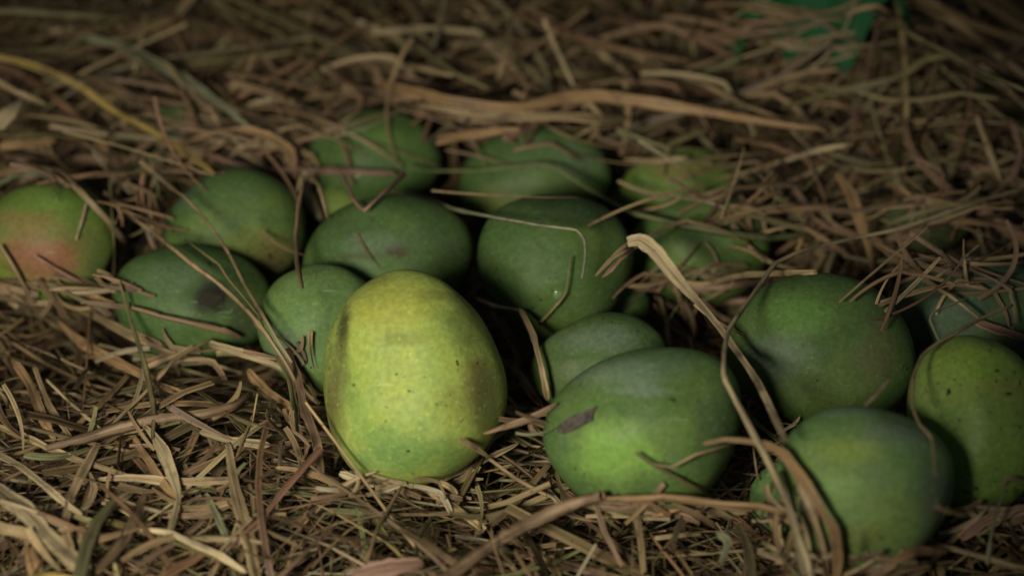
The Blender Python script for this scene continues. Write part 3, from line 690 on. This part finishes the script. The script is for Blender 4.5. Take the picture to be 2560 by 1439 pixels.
 ('b', [(1100,1202),(1200,1156),(1295,1108)], [10,14,9], 'tan', "tan blade rising right in front of the foot of the big mango", .004),
 ('b', [(1388,1178),(1405,1230),(1416,1275)], [8,14,14], 'olive', "short olive blade standing at the left foot of the broad front mango", .006),
 ('b', [(1488,1258),(1512,1330),(1555,1415)], [10,14,10], 'brown', "brown blade slanting down right from the end of the thickest stalk", .004),
 ('t', [(1005,1215),(945,1318),(918,1400)], [8,11,9], 'brown', "thin brown stem slanting down left below the big mango", .006),
 ('b', [(880,1436),(980,1418),(1058,1405)], [26,46,28], 'pink', "wide pinkish blade lying at the bottom edge below the big mango", .004),
 ('b', [(60,1446),(140,1441),(215,1450)], [14,14,10], 'yellow', "yellow blade grazing the bottom edge at the left", .008),
 ('b', [(1630,1285),(1690,1268),(1760,1262)], [16,20,14], 'orange', "short orange blade under the level orange-tan stick", .004),
 # ---- foreground right
 ('b', [(2228,1400),(2290,1376),(2368,1382)], [14,26,16], 'orange', "orange blade at the foot of the bottom right mango", .006),
 ('b', [(2400,1345),(2465,1302),(2580,1268)], [22,28,22], 'pink', "pinkish brown blade in the gap right of the bottom right mango", .006),
 ('t', [(2512,1222),(2485,1300),(2468,1410)], [5,10,9], 'greyg', "thin upright greenish stem near the bottom right corner", .010),
 ('t', [(2320,1362),(2380,1370),(2450,1388),(2580,1425)], [7,13,13,12], 'tan', "tan stem slanting down to the bottom right corner", .008),
 ('b', [(2560,1200),(2520,1195),(2500,1215)], [8,10,7], 'brown', "small brown bent blade at the right edge below the lime mango", .004),
 ('b', [(1790,1330),(1820,1350),(1800,1410)], [10,22,14], 'greyg', "pale greenish husk lying at the bottom right of the centre", .006),
 ('b', [(1930,1090),(1985,1060),(2000,1040)], [6,10,6], 'tan', "tiny tan blade caught at the top left of the bottom right mango", .002),
]
for s in T_:
    kind, pts, w, col, label = s[:5]; lift = s[5] if len(s) > 5 else .003
    stalk(kind, pts, w, col, label, lift=lift)

# the folded leaf: a thing with its blade and its tattered tip
base_p = at(1700, 900, .02)
leaf = bpy.data.objects.new("folded_leaf", None); C.objects.link(leaf); leaf.location = (0, 0, 0)
tag(leaf, "folded tan leaf with a tattered tip, standing up right of the centre", "dry leaf")
stalk('b', [(1570,604),(1600,600),(1640,628),(1690,690),(1750,760),(1800,822),(1850,892),(1892,955),(1932,1035),(1966,1105)], [22,30,38,30,19,17,16,16,15,14], 'pale', None, lift=.034, parent=leaf, roll=.1, name="blade", taper=False)
stalk('b', [(1590,602),(1560,622),(1530,645),(1488,690)], [26,18,12,8], 'tan', None, lift=.032, parent=leaf, roll=.2, name="tattered_tip")
stalk('b', [(1585,618),(1550,650),(1528,672),(1505,694)], [12,8,12,6], 'pink', None, lift=.028, parent=leaf, roll=-.2, name="tattered_tip")

# the brown scrap of leaf stuck on the front mango
def scrap():
    out = [(1392,1082),(1402,1060),(1425,1042),(1462,1026),(1494,1014),(1484,1032),(1480,1052),(1458,1062),(1436,1074),(1412,1084)]
    cx = sum(p[0] for p in out) / len(out); cy = sum(p[1] for p in out) / len(out)
    V = []; F = []; rings = [0.0, .5, 1.0]; K = len(out)
    def P(x, y, h):
        return cam_pos + ray(x, y) * (t_hit(x, y) - h)
    V.append(P(cx, cy, .0012))
    for r in rings[1:]:
        for (x, y) in out: V.append(P(cx + (x - cx) * r, cy + (y - cy) * r, .0012 + .0008 * r * random.random()))
    for k in range(K):
        F.append((0, 1 + k, 1 + (k + 1) % K)); F.append((1 + k, 1 + K + k, 1 + K + (k + 1) % K, 1 + (k + 1) % K))
    me = bpy.data.meshes.new("leaf_scrap"); me.from_pydata(V, [], F)
    k = NT("dead_leaf"); tc = k.n('ShaderNodeTexCoord'); a = k.noise(tc.outputs['Object'], 300, 4, .6)
    k.l(k.mix(k.ramp(a.outputs[0], .35, .65), (.035, .03, .024), (.10, .085, .06)), k.b.inputs['Base Color']); k.b.inputs['Roughness'].default_value = .8
    o = link("leaf_scrap", me, k.m); sm = o.modifiers.new("thickness", 'SOLIDIFY'); sm.thickness = .0004
    tag(o, "dark scrap of dead leaf stuck on the left of the broad front mango", "leaf scrap")
scrap()

# crumpled emerald plastic at the top right
def sheet():
    nx, ny = 40, 26; V = []; F = []
    for j in range(ny):
        for i in range(nx):
            u = i / (nx - 1) * 2 - 1; v = j / (ny - 1) * 2 - 1
            u *= 1 + .12 * mnoise.noise((v * 2, 3, 1)); v *= 1 + .2 * mnoise.noise((u * 2, 7, 1))
            p = at(2020 + u * 205, 100, .05) + Vector((0, v * .062, 0))
            z = .088 + .012 * mnoise.noise((u * 2.2, v * 2.2, 5)) + .006 * abs(mnoise.noise((u * 5, v * 4, 9))) - .045 * max(abs(u), abs(v)) ** 3
            V.append((p.x, p.y, z + float(bed(p.x, p.y)) * .6))
    for j in range(ny - 1):
        for i in range(nx - 1): F.append((j * nx + i, j * nx + i + 1, (j + 1) * nx + i + 1, (j + 1) * nx + i))
    me = bpy.data.meshes.new("plastic_sheet"); me.from_pydata(V, [], F); me.polygons.foreach_set('use_smooth', [True] * len(F))
    mango_bvhs.append(BVHTree.FromPolygons([Vector(v) for v in V], F))
    o = link("plastic_sheet", me, simple("emerald_plastic", (.006, .085, .022), .65, .2))
    tag(o, "crumpled emerald green plastic sheet lying under loose straw at the top right", "plastic sheet")
sheet()

# loose strands fallen over half hidden mangoes and into the gaps between them
def drape(cx, cy, rx, ry, n, lr, wr, kind='b', ang=(-.15, .6), K=14):
    Sx = []; Wx = []; Tx = []; SD = []; NM = []
    for _ in range(n):
        a = rng.normal(*ang); L = rng.uniform(*lr); x = cx + rng.uniform(-1, 1) * rx; y = cy + rng.uniform(-1, 1) * ry
        k = rng.normal(0, .35); q = []
        for u in np.linspace(-.5, .5, K):
            aa = a + k * u + (.5 if u > .1 else 0) * (k > .3)
            q.append((x + math.cos(aa) * L * u, y + math.sin(aa) * L * u * .75))
        th = np.array([t_hit(*p) for p in q]); w = rng.uniform(*wr); m = th.mean() / FPX
        lim = th - w * m * .4 - .001 - rng.random() * .006; t = np.minimum(lim, lim.min() + L * m * .30)
        for _ in range(100):
            t2 = t.copy(); t2[1:-1] = (t[:-2] + t[2:]) / 2; t = np.minimum(t2, lim)
        S = np.array([cam_pos + ray(*p) * float(tt) for p, tt in zip(q, t)])
        T = np.gradient(S, axis=0); T /= np.linalg.norm(T, axis=1, keepdims=True)
        vw = np.array(cam_pos) - S; vw /= np.linalg.norm(vw, axis=1, keepdims=True)
        sd = np.cross(T, vw); sd /= np.linalg.norm(sd, axis=1, keepdims=True); nm = np.cross(sd, T)
        rr = rng.normal(0, .5) + np.linspace(-.4, .4, K); c, s_ = np.cos(rr)[:, None], np.sin(rr)[:, None]
        SD.append(sd * c + nm * s_); NM.append(nm * c - sd * s_)
        u = np.linspace(0, 1, K); Wx.append(w * m * (np.clip(1.35 - u, .35, 1) if rng.random() < .5 else 1 - .15 * np.abs(2 * u - 1))); Sx.append(S)
        Tx.append(np.clip(PAL[rng.choice(len(PAL), p=PALW)] * rng.uniform(.7, 1.1), .01, 1))
    return [np.array(v) for v in (Sx, SD, NM, Wx, Tx)]
DR = [drape(2010, 110, 200, 80, 5, (200, 420), (6, 12), ang=(0, .5)), drape(520, 320, 420, 60, 20, (180, 480), (5, 12), ang=(.15, .45)), drape(1500, 420, 420, 90, 8, (180, 420), (4, 9), ang=(.2, .35)),
      drape(600, 640, 330, 130, 3, (120, 300), (4, 8), ang=(.7, .4)), drape(1150, 160, 1050, 100, 80, (180, 520), (6, 15), ang=(.05, .45)),
      drape(330, 1120, 330, 260, 40, (90, 260), (8, 20), ang=(.3, 1.1)), drape(2100, 480, 420, 110, 36, (140, 400), (5, 14), ang=(.1, .7)),
      drape(2380, 690, 190, 50, 26, (120, 360), (6, 16)), drape(2318, 530, 110, 50, 14, (80, 260), (6, 16)),
      drape(1720, 700, 130, 40, 18, (80, 240), (6, 14)), drape(462, 310, 120, 60, 26, (80, 260), (6, 15)),
      drape(2120, 215, 260, 22, 10, (120, 360), (6, 16)), drape(2030, 20, 190, 30, 5, (150, 380), (6, 14)),
      drape(860, 225, 320, 25, 24, (100, 320), (8, 18)), drape(1380, 285, 300, 14, 18, (100, 300), (8, 18)),
      drape(1560, 340, 120, 25, 10, (80, 240), (6, 14)), drape(270, 415, 220, 25, 22, (80, 240), (6, 16)),
      drape(340, 500, 70, 90, 22, (60, 180), (6, 12), ang=(1.2, .6)), drape(760, 430, 50, 60, 14, (60, 160), (6, 12), ang=(1.2, .7)),
      drape(140, 730, 190, 36, 30, (60, 200), (8, 18), ang=(.4, .5)), drape(1960, 560, 110, 90, 36, (60, 200), (6, 15), ang=(.2, .9)),
      drape(480, 895, 200, 18, 12, (60, 200), (8, 18), ang=(.2, .5)), drape(1740, 790, 60, 40, 6, (110, 200), (6, 12), ang=(1.0, .5)),
      drape(1020, 1220, 190, 26, 26, (50, 150), (7, 18), ang=(0, .5)), drape(1620, 1275, 210, 22, 26, (60, 180), (7, 18), ang=(0, .4)),
      drape(2150, 1408, 200, 20, 24, (60, 180), (7, 18), ang=(0, .4)), drape(2470, 1290, 110, 26, 18, (60, 160), (7, 18), ang=(-.3, .5)),
      drape(1960, 1330, 60, 90, 16, (80, 200), (7, 16), ang=(1.2, .3)), 
      drape(1310, 1030, 40, 60, 8, (50, 120), (5, 14), ang=(.2, .5)), 
      drape(755, 1010, 26, 140, 14, (60, 160), (7, 16), ang=(1.3, .3)), drape(1750, 480, 130, 60, 8, (90, 260), (5, 10), ang=(-.4, .4))]
DD = [np.concatenate(v) for v in zip(*DR)]
tag(link("fallen_straw", spines_to_mesh("fallen_straw", DD[0], DD[1], DD[2], DD[3], VPROF, False, DD[4]), STRAW),
    "loose straw strands fallen over the half hidden mangoes", "straw", kind='stuff')
